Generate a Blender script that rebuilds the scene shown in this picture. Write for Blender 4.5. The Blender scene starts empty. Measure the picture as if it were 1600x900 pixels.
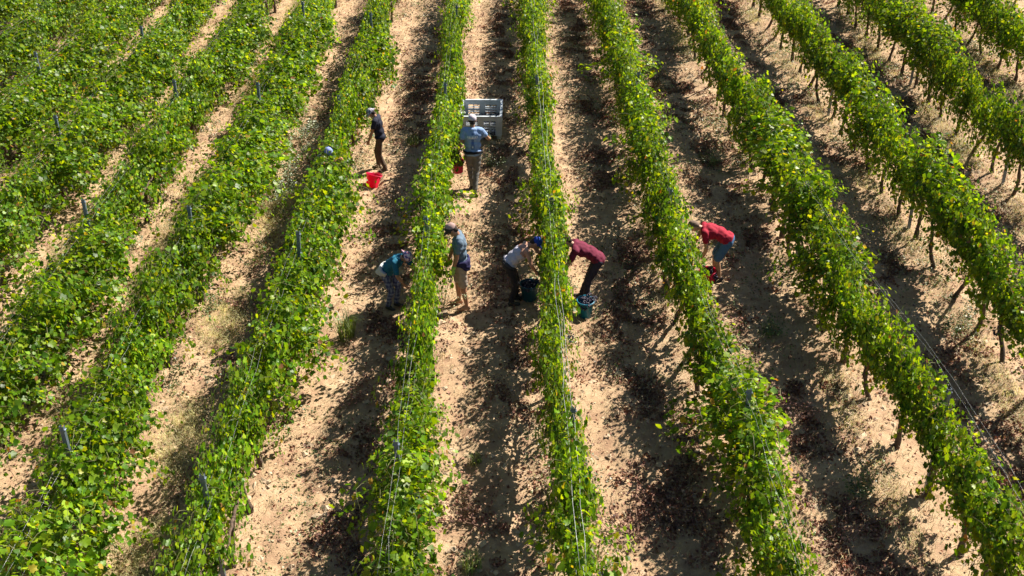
import bpy, bmesh, math, random
import numpy as np
from mathutils import Vector, Matrix

# ------------------------------------------------------------------ camera, world, sun
sc = bpy.context.scene
COL = sc.collection
FPX = 1711.0                     # focal length in photo pixels (1600 wide)
CAMH = 10.8
TP = 1005.0 / FPX
PITCH = math.atan(TP); YAW = math.atan(17.0 / FPX * math.cos(PITCH))
FWD = Vector((math.sin(YAW) * math.cos(PITCH), math.cos(YAW) * math.cos(PITCH), -math.sin(PITCH)))
RGT = Vector((math.cos(YAW), -math.sin(YAW), 0))
UPV = RGT.cross(FWD)
cam_d = bpy.data.cameras.new('camera'); cam = bpy.data.objects.new('camera', cam_d); COL.objects.link(cam)
cam_d.sensor_width = 36.0; cam_d.lens = FPX / 1600 * 36; cam_d.clip_start = 0.1; cam_d.clip_end = 2000
cam.matrix_world = Matrix(((RGT.x, UPV.x, -FWD.x, 0), (RGT.y, UPV.y, -FWD.y, 0), (RGT.z, UPV.z, -FWD.z, CAMH), (0, 0, 0, 1)))
sc.camera = cam

SUN_EL = math.radians(45); SUN_DIR = Vector((0.77 * math.cos(SUN_EL), 0.638 * math.cos(SUN_EL), math.sin(SUN_EL))).normalized()
w = bpy.data.worlds.new('World'); sc.world = w; w.use_nodes = True
nt = w.node_tree; bg = nt.nodes['Background']
sky = nt.nodes.new('ShaderNodeTexSky'); sky.sky_type = 'NISHITA'; sky.sun_disc = False
sky.air_density = 0.7; sky.dust_density = 0.4; sky.altitude = 300; sky.sun_elevation = SUN_EL; sky.sun_rotation = math.atan2(SUN_DIR.x, SUN_DIR.y)
nt.links.new(sky.outputs['Color'], bg.inputs['Color']); bg.inputs['Strength'].default_value = 0.05
sl = bpy.data.lights.new('sun', 'SUN'); sl.energy = 5.0; sl.angle = math.radians(0.5); sl.color = (1.0, 0.92, 0.79)
so = bpy.data.objects.new('sun', sl); COL.objects.link(so)
so.rotation_euler = SUN_DIR.to_track_quat('Z', 'Y').to_euler()
sc.view_settings.view_transform = 'Standard'; sc.view_settings.look = 'None'
sc.view_settings.exposure = 1.36; sc.view_settings.gamma = 1.0

# ------------------------------------------------------------------ helpers
def at(u, v, z=0.0):
    """a point of the photograph (1600x900) on the level z, as a place on the field"""
    d = FWD * FPX + RGT * (u - 800) - UPV * (v - 450)
    t = (z - CAMH) / d.z
    return Vector((d.x * t, d.y * t, z))
def proj(p):
    q = Vector(p) - Vector((0, 0, CAMH)); zc = q.dot(FWD)
    return 800 + FPX * q.dot(RGT) / zc, 450 - FPX * q.dot(UPV) / zc
def lattice(n, seed):
    return np.random.RandomState(seed).rand(n, n)
LAT = [lattice(256, s) for s in range(8)]
def vnoise(x, y, s, k=0):
    x = np.asarray(x) * s + 100.3; y = np.asarray(y) * s + 57.7
    xi = np.floor(x).astype(int); yi = np.floor(y).astype(int); fx = x - xi; fy = y - yi
    fx = fx * fx * (3 - 2 * fx); fy = fy * fy * (3 - 2 * fy); L = LAT[k]
    a = L[xi & 255, yi & 255]; b = L[(xi + 1) & 255, yi & 255]; c = L[xi & 255, (yi + 1) & 255]; d = L[(xi + 1) & 255, (yi + 1) & 255]
    return (a * (1 - fx) + b * fx) * (1 - fy) + (c * (1 - fx) + d * fx) * fy

def tag(o, label=None, cat=None, group=None, kind=None):
    if label: o['label'] = label
    if cat: o['category'] = cat
    if group: o['group'] = group
    if kind: o['kind'] = kind
    return o
def empty(name, loc, rz=0):
    o = bpy.data.objects.new(name, None); COL.objects.link(o); o.location = loc; o.rotation_euler = (0, 0, rz)
    o.empty_display_size = 0.2
    return o
def link(name, mesh, parent=None):
    o = bpy.data.objects.new(name, mesh); COL.objects.link(o)
    if parent: o.parent = parent
    return o
def np_mesh(name, verts, faces, mats, smooth=True, mat_idx=None):
    """verts (n,3), faces (m,k) of one polygon size"""
    me = bpy.data.meshes.new(name); verts = np.asarray(verts, dtype=np.float32); faces = np.asarray(faces, dtype=np.int32)
    m, k = faces.shape
    me.vertices.add(len(verts)); me.vertices.foreach_set('co', verts.ravel())
    me.loops.add(m * k); me.loops.foreach_set('vertex_index', faces.ravel())
    me.polygons.add(m); me.polygons.foreach_set('loop_start', np.arange(0, m * k, k, dtype=np.int32))
    me.polygons.foreach_set('loop_total', np.full(m, k, dtype=np.int32))
    me.polygons.foreach_set('use_smooth', np.full(m, smooth, dtype=bool))
    if not isinstance(mats, (list, tuple)): mats = [mats]
    for mm in mats: me.materials.append(mm)
    if mat_idx is not None: me.polygons.foreach_set('material_index', np.asarray(mat_idx, dtype=np.int32))
    me.update(calc_edges=True)
    return me
def bm_mesh(name, bm, mat, smooth=True):
    me = bpy.data.meshes.new(name)
    bmesh.ops.recalc_face_normals(bm, faces=bm.faces)
    for f in bm.faces: f.smooth = smooth
    bm.to_mesh(me); bm.free(); me.materials.append(mat)
    return me
def set_col(me, cols):
    a = me.color_attributes.new('col', 'FLOAT_COLOR', 'POINT')
    c = np.ones((len(me.vertices), 4), dtype=np.float32); c[:, :3] = cols
    a.data.foreach_set('color', c.ravel())

# ------------------------------------------------------------------ materials
def new_mat(name):
    m = bpy.data.materials.new(name); m.use_nodes = True
    return m, m.node_tree.nodes, m.node_tree.links, m.node_tree.nodes['Principled BSDF']
def ramp(N, stops):
    r = N.new('ShaderNodeValToRGB'); e = r.color_ramp.elements
    while len(e) < len(stops): e.new(0.5)
    for i, (p, c) in enumerate(stops): e[i].position = p; e[i].color = (*c, 1)
    return r
def simple(name, col, rough=0.6, noise=0.25, scale=8.0, metal=0.0, bump=0.0, bscale=60.0):
    m, N, L, b = new_mat(name)
    tc = N.new('ShaderNodeTexCoord'); n = N.new('ShaderNodeTexNoise'); n.inputs['Scale'].default_value = scale; n.inputs['Detail'].default_value = 5
    L.new(tc.outputs['Object'], n.inputs['Vector'])
    lo = tuple(c * (1 - noise) for c in col); hi = tuple(min(1, c * (1 + noise)) for c in col)
    r = ramp(N, [(0.3, lo), (0.7, hi)]); L.new(n.outputs['Fac'], r.inputs['Fac']); L.new(r.outputs['Color'], b.inputs['Base Color'])
    b.inputs['Roughness'].default_value = rough; b.inputs['Metallic'].default_value = metal
    if bump:
        n2 = N.new('ShaderNodeTexNoise'); n2.inputs['Scale'].default_value = bscale; n2.inputs['Detail'].default_value = 4
        L.new(tc.outputs['Object'], n2.inputs['Vector'])
        bp = N.new('ShaderNodeBump'); bp.inputs['Strength'].default_value = bump; bp.inputs['Distance'].default_value = 0.02
        L.new(n2.outputs['Fac'], bp.inputs['Height']); L.new(bp.outputs['Normal'], b.inputs['Normal'])
    return m
def leaf_mat(name, stops, back, trans, tcol_gain=(1.9, 1.75, 0.55), rough=0.42, spec=0.5):
    m, N, L, b = new_mat(name)
    g = N.new('ShaderNodeNewGeometry'); oi = N.new('ShaderNodeObjectInfo')
    r = ramp(N, stops); L.new(g.outputs['Random Per Island'], r.inputs['Fac'])
    # each plant a little lighter or darker than its neighbour
    mm = N.new('ShaderNodeMapRange'); mm.inputs['To Min'].default_value = 0.8; mm.inputs['To Max'].default_value = 1.2
    L.new(oi.outputs['Random'], mm.inputs['Value'])
    tc = N.new('ShaderNodeTexCoord'); cn = N.new('ShaderNodeTexNoise'); cn.inputs['Scale'].default_value = 3.2; cn.inputs['Detail'].default_value = 2; L.new(tc.outputs['Object'], cn.inputs['Vector'])
    cr = N.new('ShaderNodeMapRange'); cr.inputs['From Min'].default_value = .34; cr.inputs['From Max'].default_value = .66; cr.inputs['To Min'].default_value = .5; cr.inputs['To Max'].default_value = 1.45; L.new(cn.outputs['Fac'], cr.inputs['Value'])
    cm = N.new('ShaderNodeMath'); cm.operation = 'MULTIPLY'; L.new(mm.outputs['Result'], cm.inputs[0]); L.new(cr.outputs['Result'], cm.inputs[1])
    mul = N.new('ShaderNodeMix'); mul.data_type = 'RGBA'; mul.blend_type = 'MULTIPLY'; mul.inputs['Factor'].default_value = 1
    L.new(r.outputs['Color'], mul.inputs[6]); L.new(cm.outputs['Value'], mul.inputs[7])
    mx = N.new('ShaderNodeMix'); mx.data_type = 'RGBA'; mx.blend_type = 'MIX'
    mf = N.new('ShaderNodeMath'); mf.operation = 'MULTIPLY'; mf.inputs[1].default_value = 0.55
    L.new(g.outputs['Backfacing'], mf.inputs[0]); L.new(mf.outputs['Value'], mx.inputs['Factor'])
    L.new(mul.outputs[2], mx.inputs[6]); mx.inputs[7].default_value = (*back, 1)
    L.new(mx.outputs[2], b.inputs['Base Color']); b.inputs['Roughness'].default_value = rough
    b.inputs['Specular IOR Level'].default_value = spec
    t = N.new('ShaderNodeBsdfTranslucent')
    tm = N.new('ShaderNodeMix'); tm.data_type = 'RGBA'; tm.blend_type = 'MULTIPLY'; tm.inputs['Factor'].default_value = 1
    L.new(mul.outputs[2], tm.inputs[6]); tm.inputs[7].default_value = (*tcol_gain, 1); tm.clamp_result = False
    L.new(tm.outputs[2], t.inputs['Color'])
    ms = N.new('ShaderNodeMixShader'); ms.inputs['Fac'].default_value = trans
    out = N['Material Output'] if 'Material Output' in N else N.get('Material Output')
    L.new(b.outputs['BSDF'], ms.inputs[1]); L.new(t.outputs['BSDF'], ms.inputs[2]); L.new(ms.outputs['Shader'], out.inputs['Surface'])
    return m
M_LEAF = leaf_mat('vine_leaf', [(0.0, (0.035, 0.098, 0.006)), (0.30, (0.070, 0.162, 0.007)), (0.65, (0.130, 0.240, 0.009)), (0.965, (0.225, 0.310, 0.014)),
                                (0.982, (0.31, 0.27, 0.03)), (0.994, (0.24, 0.12, 0.05)), (1.0, (0.2, 0.09, 0.05))], (0.15, 0.22, 0.07), 0.44, (2.3, 1.8, 0.30), 0.40, 0.2)
M_SHOOT = simple('green_shoot', (0.13, 0.13, 0.04), 0.6)
M_WEED = leaf_mat('weed_leaf', [(0.0, (0.06, 0.11, 0.03)), (0.6, (0.10, 0.15, 0.05)), (1.0, (0.16, 0.19, 0.07))], (0.16, 0.2, 0.1), 0.3)
M_PALE = leaf_mat('pale_weed_leaf', [(0.0, (0.13, 0.18, 0.08)), (0.6, (0.21, 0.26, 0.14)), (1.0, (0.36, 0.40, 0.28))], (0.3, 0.33, 0.22), 0.3, (1.4, 1.4, 0.8))
M_GRASS = leaf_mat('green_grass', [(0.0, (0.07, 0.13, 0.03)), (0.6, (0.13, 0.19, 0.05)), (1.0, (0.30, 0.29, 0.12))], (0.16, 0.2, 0.08), 0.3)
M_STRAW = leaf_mat('dry_straw', [(0.0, (0.30, 0.22, 0.11)), (0.4, (0.44, 0.34, 0.18)), (0.75, (0.40, 0.36, 0.16)), (1.0, (0.58, 0.48, 0.32))], (0.42, 0.34, 0.2), 0.2, (1.1, 1.0, 0.7), 0.6)
M_DRYGREEN = leaf_mat('yellowing_grass', [(0.0, (0.24, 0.27, 0.08)), (0.5, (0.40, 0.38, 0.15)), (1.0, (0.55, 0.47, 0.25))], (0.34, 0.32, 0.15), 0.25, (1.2, 1.1, 0.6), 0.6)
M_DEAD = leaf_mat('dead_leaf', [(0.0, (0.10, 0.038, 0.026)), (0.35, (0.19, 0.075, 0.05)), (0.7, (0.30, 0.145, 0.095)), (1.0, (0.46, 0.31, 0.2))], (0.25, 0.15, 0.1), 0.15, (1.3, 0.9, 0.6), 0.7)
M_BARK = simple('vine_bark', (0.085, 0.055, 0.038), 0.9, 0.45, 25, bump=0.6, bscale=40)
M_CANE = simple('dry_cane', (0.22, 0.12, 0.085), 0.8, 0.4, 12)
M_POST = simple('galvanised_steel', (0.13, 0.165, 0.21), 0.45, 0.25, 6, metal=0.5)
M_WIRE = simple('wire_steel', (0.42, 0.43, 0.45), 0.4, 0.1, 2, metal=0.6)
M_CLOD = simple('soil_clod', (0.44, 0.33, 0.225), 0.95, 0.3, 3, bump=0.4, bscale=60)
def soil():
    m, N, L, b = new_mat('dry_soil')
    tc = N.new('ShaderNodeTexCoord')
    def noise(s, d=6, ro=0.6):
        n = N.new('ShaderNodeTexNoise'); n.inputs['Scale'].default_value = s; n.inputs['Detail'].default_value = d; n.inputs['Roughness'].default_value = ro
        L.new(tc.outputs['Object'], n.inputs['Vector']); return n
    a = noise(0.55, 8, 0.65); f = noise(9, 8, 0.75); c = noise(2.3, 6, 0.7)
    r1 = ramp(N, [(0.25, (0.24, 0.16, 0.105)), (0.48, (0.41, 0.285, 0.175)), (0.72, (0.59, 0.44, 0.29))])
    mix1 = N.new('ShaderNodeMath'); mix1.operation = 'MULTIPLY_ADD'; mix1.inputs[1].default_value = 0.5
    h = N.new('ShaderNodeMath'); h.operation = 'MULTIPLY'; h.inputs[1].default_value = 0.5
    L.new(f.outputs['Fac'], h.inputs[0]); L.new(a.outputs['Fac'], mix1.inputs[0]); L.new(h.outputs['Value'], mix1.inputs[2])
    L.new(mix1.outputs['Value'], r1.inputs['Fac'])
    # rusty leaf mould worked into the soil in patches
    r2 = ramp(N, [(0.46, (0, 0, 0)), (0.60, (1, 1, 1))]); L.new(c.outputs['Fac'], r2.inputs['Fac'])
    fm = N.new('ShaderNodeMath'); fm.operation = 'MULTIPLY'; fm.inputs[1].default_value = 0.55
    L.new(r2.outputs['Color'], fm.inputs[0])
    mx = N.new('ShaderNodeMix'); mx.data_type = 'RGBA'; L.new(fm.outputs['Value'], mx.inputs['Factor'])
    L.new(r1.outputs['Color'], mx.inputs[6]); mx.inputs[7].default_value = (0.23, 0.125, 0.085, 1)
    L.new(mx.outputs[2], b.inputs['Base Color']); b.inputs['Roughness'].default_value = 0.95; b.inputs['Specular IOR Level'].default_value = 0.1
    bn = noise(22, 8, 0.8); bp = N.new('ShaderNodeBump'); bp.inputs['Strength'].default_value = 0.9; bp.inputs['Distance'].default_value = 0.035
    L.new(bn.outputs['Fac'], bp.inputs['Height']); L.new(bp.outputs['Normal'], b.inputs['Normal'])
    return m
M_SOIL = soil()
def cloth(name, rough, bump=0.3, bscale=25, spec=0.3):
    m, N, L, b = new_mat(name)
    a = N.new('ShaderNodeVertexColor'); a.layer_name = 'col'
    tc = N.new('ShaderNodeTexCoord'); n = N.new('ShaderNodeTexNoise'); n.inputs['Scale'].default_value = 14; n.inputs['Detail'].default_value = 6
    L.new(tc.outputs['Object'], n.inputs['Vector'])
    mr = N.new('ShaderNodeMapRange'); mr.inputs['To Min'].default_value = 0.8; mr.inputs['To Max'].default_value = 1.2; L.new(n.outputs['Fac'], mr.inputs['Value'])
    mu = N.new('ShaderNodeMix'); mu.data_type = 'RGBA'; mu.blend_type = 'MULTIPLY'; mu.inputs['Factor'].default_value = 1
    L.new(a.outputs['Color'], mu.inputs[6]); L.new(mr.outputs['Result'], mu.inputs[7]); L.new(mu.outputs[2], b.inputs['Base Color'])
    b.inputs['Roughness'].default_value = rough; b.inputs['Specular IOR Level'].default_value = spec
    n2 = N.new('ShaderNodeTexNoise'); n2.inputs['Scale'].default_value = bscale; n2.inputs['Detail'].default_value = 3; L.new(tc.outputs['Object'], n2.inputs['Vector'])
    bp = N.new('ShaderNodeBump'); bp.inputs['Strength'].default_value = bump; bp.inputs['Distance'].default_value = 0.02
    L.new(n2.outputs['Fac'], bp.inputs['Height']); L.new(bp.outputs['Normal'], b.inputs['Normal'])
    return m
M_CLOTH = cloth('cotton_cloth', 0.85); M_SKIN = cloth('skin', 0.5, 0.08, 60, 0.4); M_LEATHER = cloth('shoe_leather', 0.7, 0.2, 30)
M_GRAPE = simple('grape_skin', (0.016, 0.014, 0.045), 0.38, 0.6, 30)
M_BIN = simple('bin_plastic', (0.45, 0.495, 0.55), 0.5, 0.18, 5)
M_RED = simple('red_plastic', (0.60, 0.006, 0.075), 0.4, 0.1, 6)
_n = M_RED.node_tree; _t = _n.nodes.new('ShaderNodeBsdfTranslucent'); _t.inputs['Color'].default_value = (.85, .012, .08, 1); _m = _n.nodes.new('ShaderNodeMixShader'); _m.inputs['Fac'].default_value = .35
_n.links.new(_n.nodes['Principled BSDF'].outputs[0], _m.inputs[1]); _n.links.new(_t.outputs[0], _m.inputs[2]); _n.links.new(_m.outputs[0], _n.nodes['Material Output'].inputs['Surface'])
M_TEAL = simple('teal_plastic', (0.012, 0.18, 0.30), 0.4, 0.12, 6)
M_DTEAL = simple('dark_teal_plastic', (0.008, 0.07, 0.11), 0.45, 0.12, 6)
M_DARKMETAL = simple('handle_metal', (0.08, 0.08, 0.08), 0.5, 0.1, 6, metal=0.4)

# ------------------------------------------------------------------ rows
CP = math.cos(PITCH)
def rowx(slope): return slope * 9.0 / CP
BOW = {'R1': (.20, 15.0, 3.0), 'R2': (.42, 17.5, 6.0)}
def bow(key, y):
    if key not in BOW: return 0 * np.asarray(y, dtype=float)
    a, y0, w_ = BOW[key]; t = np.clip((y0 - np.asarray(y, dtype=float)) / w_, 0, 1); return a * t * t * (3 - 2 * t)
ROWS = [  # key, crest slope in the photograph, kind of vine, width, height, post phase, what the row is
    ('I', -1.52, 'lush', 1.08, 0.95, 22.0, 'the seventh row left of the navy-shirted man'),
    ('H', -1.32, 'lush', 1.05, 0.95, 25.5, 'the sixth row left of the navy-shirted man'),
    ('G', -1.125, 'lush', 1.0, 0.95, 20.3, 'the fifth row left of the navy-shirted man'),
    ('F', -0.935, 'lush', .93, 0.97, 22.6, 'the fourth row left of the navy-shirted man'),
    ('E', -0.745, 'lush', .86, 0.97, 18.4, 'the third row left of the navy-shirted man'),
    ('D', -0.555, 'lush', .94, 1.0, 11.55, 'the second row left of the navy-shirted man'),
    ('C', -0.355, 'lush', 0.76, 1.0, 10.6, 'the row just left of the navy-shirted man'),
    ('B', -0.130, 'mid', 0.95, 1.0, 11.2, 'the row between the teal-shirted woman and grey-shirted man'),
    ('A', 0.086, 'mid', 0.82, 1.0, 11.9, 'the row between the blue-capped woman and maroon-shirted man'),
    ('R1', 0.307, 'mid', 0.98, 1.0, 12.2, 'the row the red-shirted man bends into'),
    ('R2', 0.556, 'tall', 1.08, 1.11, 12.3, 'the first row right of the red-shirted man'),
    ('R3', 0.825, 'tall', 1.05, 1.05, 20.6, 'the second row right of the red-shirted man'),
    ('R4', 1.105, 'tall', 1.15, 1.07, 22.9, 'the third row right of the red-shirted man'),
    ('R5', 1.39, 'tall', 1.3, 1.08, 25.2, 'the fourth row right of the red-shirted man'),
    ('R6', 1.68, 'tall', 1.3, 1.08, 27.0, 'the fifth row right of the red-shirted man'),
]
RX = np.array([rowx(r[1]) for r in ROWS])

# ------------------------------------------------------------------ ground
def ground_h(x, y):
    x = np.asarray(x, dtype=float); y = np.asarray(y, dtype=float)
    d = np.min(np.abs(x[..., None] - RX), axis=-1)
    ridge = 0.07 * np.exp(-(d / 0.32) ** 2)
    h = ridge + 0.07 * (vnoise(x, y, 0.45, 0) - 0.5) + 0.05 * (vnoise(x, y, 1.7, 1) - 0.5)
    cl = vnoise(x, y, 5.5, 2); h = h + 0.07 * np.clip(cl - 0.42, 0, 1) + 0.035 * (vnoise(x, y, 9.0, 3) - 0.5)
    al = np.clip(np.searchsorted(RX, x) - 1, 0, len(RX) - 2); tt = (x - RX[al]) / (RX[al + 1] - RX[al]) + .06 * (vnoise(x, y, .15, 7) - .5)
    h = h - .04 * (np.exp(-((tt - .3) / .07) ** 2) + np.exp(-((tt - .7) / .07) ** 2)) * np.clip(vnoise(x, y, .5, 6) * 2 - .3, 0, 1)
    fade = np.clip((70 - np.hypot(x, y - 25)) / 30, 0, 1)
    return h * fade
def axis(lo, hi, step, far):
    a = np.arange(lo, hi, step); out_l = []; p, s = lo, step
    while p > -far: s *= 1.5; p -= s; out_l.append(p)
    out_h = []; p, s = hi, step
    while p < far: s *= 1.5; p += s; out_h.append(p)
    return np.concatenate([out_l[::-1], a, [hi], out_h])
gx = axis(-19, 19, 0.085, 400); gy = axis(10, 41, 0.085, 400)
X, Y = np.meshgrid(gx, gy, indexing='ij'); Z = ground_h(X, Y)
nx, ny = X.shape; idx = np.arange(nx * ny).reshape(nx, ny)
F = np.stack([idx[:-1, :-1], idx[1:, :-1], idx[1:, 1:], idx[:-1, 1:]], -1).reshape(-1, 4)
ground = link('ground', np_mesh('ground', np.stack([X, Y, Z], -1).reshape(-1, 3), F, M_SOIL)); tag(ground, kind='structure')
def gz(x, y): return float(ground_h(np.array(x), np.array(y)))
def on_ground(u, v):
    p = at(u, v, 0.0); p.z = gz(p.x, p.y); return p

# ------------------------------------------------------------------ leaf sheets
LEAF_POLAR = [(0, 1.0), (20, .70), (47, .93), (72, .60), (103, .80), (140, .62), (166, .42), (194, .42), (220, .62), (257, .80), (288, .60), (313, .93), (340, .70)]
LT = np.array([(0, 0)] + [(math.sin(math.radians(a)) * r, math.cos(math.radians(a)) * r) for a, r in LEAF_POLAR])
LTC = -0.16 * (LT ** 2).sum(1) + 0.22 * np.abs(LT[:, 0]) + 0.05 * np.array([0] + [(-1) ** i for i in range(13)])
LF = np.array([(0, i + 1, i) for i in range(1, 13)] + [(0, 1, 13)])
SL = np.array([(0, -.5), (.32, -.1), (.25, .3), (0, .62), (-.25, .3), (-.32, -.1)]); SLC = np.array([0, .12, .1, -.08, .1, .12]); SF = np.array([(0, 1, 5), (1, 2, 5), (2, 4, 5), (2, 3, 4)])
def norm(a): return a / np.maximum(np.linalg.norm(a, axis=-1, keepdims=True), 1e-9)
def leaves(pos, nrm, tip, size, rng, tmpl=(LT, LTC, LF), curl=1.0):
    T2, TC, TF = tmpl
    N = norm(nrm); T = norm(tip - (tip * N).sum(-1, keepdims=True) * N); S = np.cross(T, N)
    cz = (rng.rand(len(pos), 1) * 1.6 + 0.2) * TC[None, :] * curl
    V = pos[:, None] + size[:, None, None] * (T2[None, :, 0, None] * S[:, None] + T2[None, :, 1, None] * T[:, None] + cz[..., None] * N[:, None])
    k = len(T2); Fm = (np.arange(len(pos)) * k)[:, None, None] + TF[None]
    return V.reshape(-1, 3), Fm.reshape(-1, 3)
def tube_np(path, radii, n=5):
    """closed-end tube of triangles along a path"""
    path = np.asarray(path, float); k = len(path); V = []; Fc = []
    for i in range(k):
        d = path[min(i + 1, k - 1)] - path[max(i - 1, 0)]; d = d / (np.linalg.norm(d) + 1e-9)
        a = np.cross(d, (0.3, 0.9, 0.2) if abs(d[2]) > 0.8 else (0, 0, 1.0)); a /= np.linalg.norm(a); b = np.cross(d, a)
        for j in range(n):
            t = 2 * math.pi * j / n; V.append(path[i] + radii[i] * (math.cos(t) * a + math.sin(t) * b))
    for i in range(k - 1):
        for j in range(n):
            p, q = i * n + j, i * n + (j + 1) % n; Fc += [(p, q, q + n), (p, q + n, p + n)]
    for j in range(1, n - 1): Fc += [(0, j + 1, j), ((k - 1) * n, (k - 1) * n + j, (k - 1) * n + j + 1)]
    return np.array(V), np.array(Fc)
class Geo:
    def __init__(s): s.V = []; s.F = []; s.M = []; s.n = 0
    def add(s, V, F, m=0):
        if len(V) == 0: return
        s.V.append(V); s.F.append(np.asarray(F) + s.n); s.M.append(np.full(len(F), m)); s.n += len(V)
    def mesh(s, name, mats, smooth=True):
        return np_mesh(name, np.concatenate(s.V), np.concatenate(s.F), mats, smooth, np.concatenate(s.M))

KIND = {  # shoots, half length of cordon, half width at mid height, bottom, top, tilt, droop
    'lush': dict(n=46, w=0.39, lo=0.14, hi=1.70, tilt=0.95, droop=0.115, L=(11, 24)),
    'mid':  dict(n=43, w=0.265, lo=0.20, hi=1.84, tilt=0.55, droop=0.11, L=(9, 25)),
    'tall': dict(n=48, w=0.27, lo=0.56, hi=1.88, tilt=0.6, droop=0.12, L=(9, 26)),
    'trim': dict(n=46, w=0.25, lo=0.30, hi=1.80, tilt=0.5, droop=0.11, L=(9, 22)),
}
def vine_geo(kind, seed):
    K = KIND[kind]; rng = np.random.RandomState(seed); rnd = random.Random(seed)
    P, Nn, T, S = [], [], [], []; g = Geo()
    for i in range(K['n']):
        y0 = (i + rnd.random()) / K['n'] * 1.16 - 0.58
        p = np.array([rnd.gauss(0, .05), y0, 0.86 + rnd.gauss(0, .06)])
        side = rnd.choice((-1, 1)); tl = rnd.gauss(0, K['tilt'] * .6) + side * K['tilt'] * .25
        if rnd.random() < (.16 if kind == 'tall' else .32): tl = side * rnd.uniform(1.2, 2.1)
        d = np.array([math.sin(tl), rnd.gauss(0, .3), math.cos(tl)]); d /= np.linalg.norm(d)
        nst = rnd.randint(*K['L']); path = [p.copy()]; wild = rnd.random() < (.17 if kind == 'mid' else 0 if kind == 'trim' else .12); ang = rnd.random() * 6.28
        for s in range(nst):
            prog = s / nst
            if prog > .35: d = d + np.array([0, 0, -K['droop'] * (1.9 if prog > .6 else 1.0)])
            if p[2] > K['hi']: d = d + np.array([np.sign(p[0] + rnd.gauss(0, .1)) * .12, 0, -.30])
            lim = K['w'] * (2.5 if wild else 1.0) * (0.55 + 0.45 * math.sin(min(max((p[2] - K['lo']) / (K['hi'] - K['lo']), 0), 1) * math.pi))
            if abs(p[0]) > lim: d = d + np.array([-np.sign(p[0]) * .55, 0, 0])
            if p[2] < K['lo']: break
            d = d + np.array([rnd.gauss(0, .10), rnd.gauss(0, .10), rnd.gauss(0, .06)]); d /= np.linalg.norm(d)
            p = p + d * .066; path.append(p.copy()); ang += 2.6 + rnd.gauss(0, .5)
            k = 2 if prog < .55 else 1
            for q in range(k + (rnd.random() < .5)):
                a = ang + q * 2.3 + rnd.gauss(0, .4); e = np.cross(d, (0.31, 0.2, 0.93)); e /= np.linalg.norm(e) + 1e-9; f = np.cross(d, e)
                out = math.cos(a) * e + math.sin(a) * f
                pos = p + out * (.05 + .07 * rnd.random()) + np.array([0, 0, -.015])
                sz = (.064 if prog < .7 else .064 - .036 * (prog - .7) / .3) * (.40 + .5 * rnd.random() + .6 * rnd.random() ** 4)
                n = np.array([np.clip(pos[0] * 2.3, -.9, .9), rnd.gauss(0, .3), .56]) + np.array([rnd.gauss(0, .62), rnd.gauss(0, .62), rnd.gauss(0, .32)])
                t = out * .8 + np.array([np.sign(pos[0]) * .3, rnd.gauss(0, .4), -.55])
                P.append(pos); Nn.append(n); T.append(t); S.append(sz)
        if len(path) > 3:
            V, Fc = tube_np(path[::2], np.linspace(.006, .0025, len(path[::2])), 3); g.add(V, Fc, 1)
    V, Fc = leaves(np.array(P), np.array(Nn), np.array(T), np.array(S), rng)
    g.add(V, Fc, 0)
    return g
def trunk_geo(seed):
    rnd = random.Random(seed); g = Geo(); p = np.array([0., 0., -.06]); path = [p.copy()]; d = np.array([rnd.gauss(0, .1), rnd.gauss(0, .13), 1.0])
    for i in range(9):
        d = d + np.array([rnd.gauss(0, .09), rnd.gauss(0, .09), 0]); d[:2] -= .25 * p[:2]; d /= np.linalg.norm(d); p = p + d * .102; path.append(p.copy())
    r = np.linspace(.048, .030, 10) * (1 + .18 * np.array([rnd.gauss(0, 1) for _ in range(10)])); r[0] = .06
    g.add(*tube_np(path, r, 8))
    for s in (-1, 1):
        q = path[-1].copy(); pp = [q - np.array([0, 0, .03])]
        for i in range(6): q = q + np.array([rnd.gauss(0, .012), s * .09, rnd.gauss(.002, .014)]); pp.append(q.copy())
        g.add(*tube_np(pp, np.linspace(.026, .013, 7), 6))
    return g
NV = 7
FOL = {}; FOLG = {}
for ki, k in enumerate(KIND):
    FOLG[k] = [vine_geo(k, 100 * ki + i) for i in range(NV)]
    FOL[k] = [g.mesh('foliage_' + k, [M_LEAF, M_SHOOT]) for g in FOLG[k]]
TRK = [trunk_geo(i).mesh('trunk', [M_BARK]) for i in range(6)]

# grape bunch: a cone of berries
def ico_np(sub=1):
    bm = bmesh.new(); bmesh.ops.create_icosphere(bm, subdivisions=sub, radius=1.0)
    V = np.array([v.co[:] for v in bm.verts]); Fc = np.array([[v.index for v in f.verts] for f in bm.faces]); bm.free(); return V, Fc
ICO, ICOF = ico_np(1)
def bunch_geo(seed, n=42):
    rnd = random.Random(seed); g = Geo()
    for i in range(n):
        t = rnd.random(); a = rnd.random() * 6.28; rr = (.052 * (1 - t) ** .6 + .008)
        c = np.array([math.cos(a) * rr, math.sin(a) * rr, -.17 * t]); g.add(ICO * (.0115 + .002 * rnd.random()) + c, ICOF)
    g.add(*tube_np([(0, 0, .05), (0, 0, 0), (0, 0, -.05)], [.003, .003, .002], 4))
    return g
BUNCH = [bunch_geo(i).mesh('grape_bunch', [M_GRAPE]) for i in range(4)]

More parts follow.
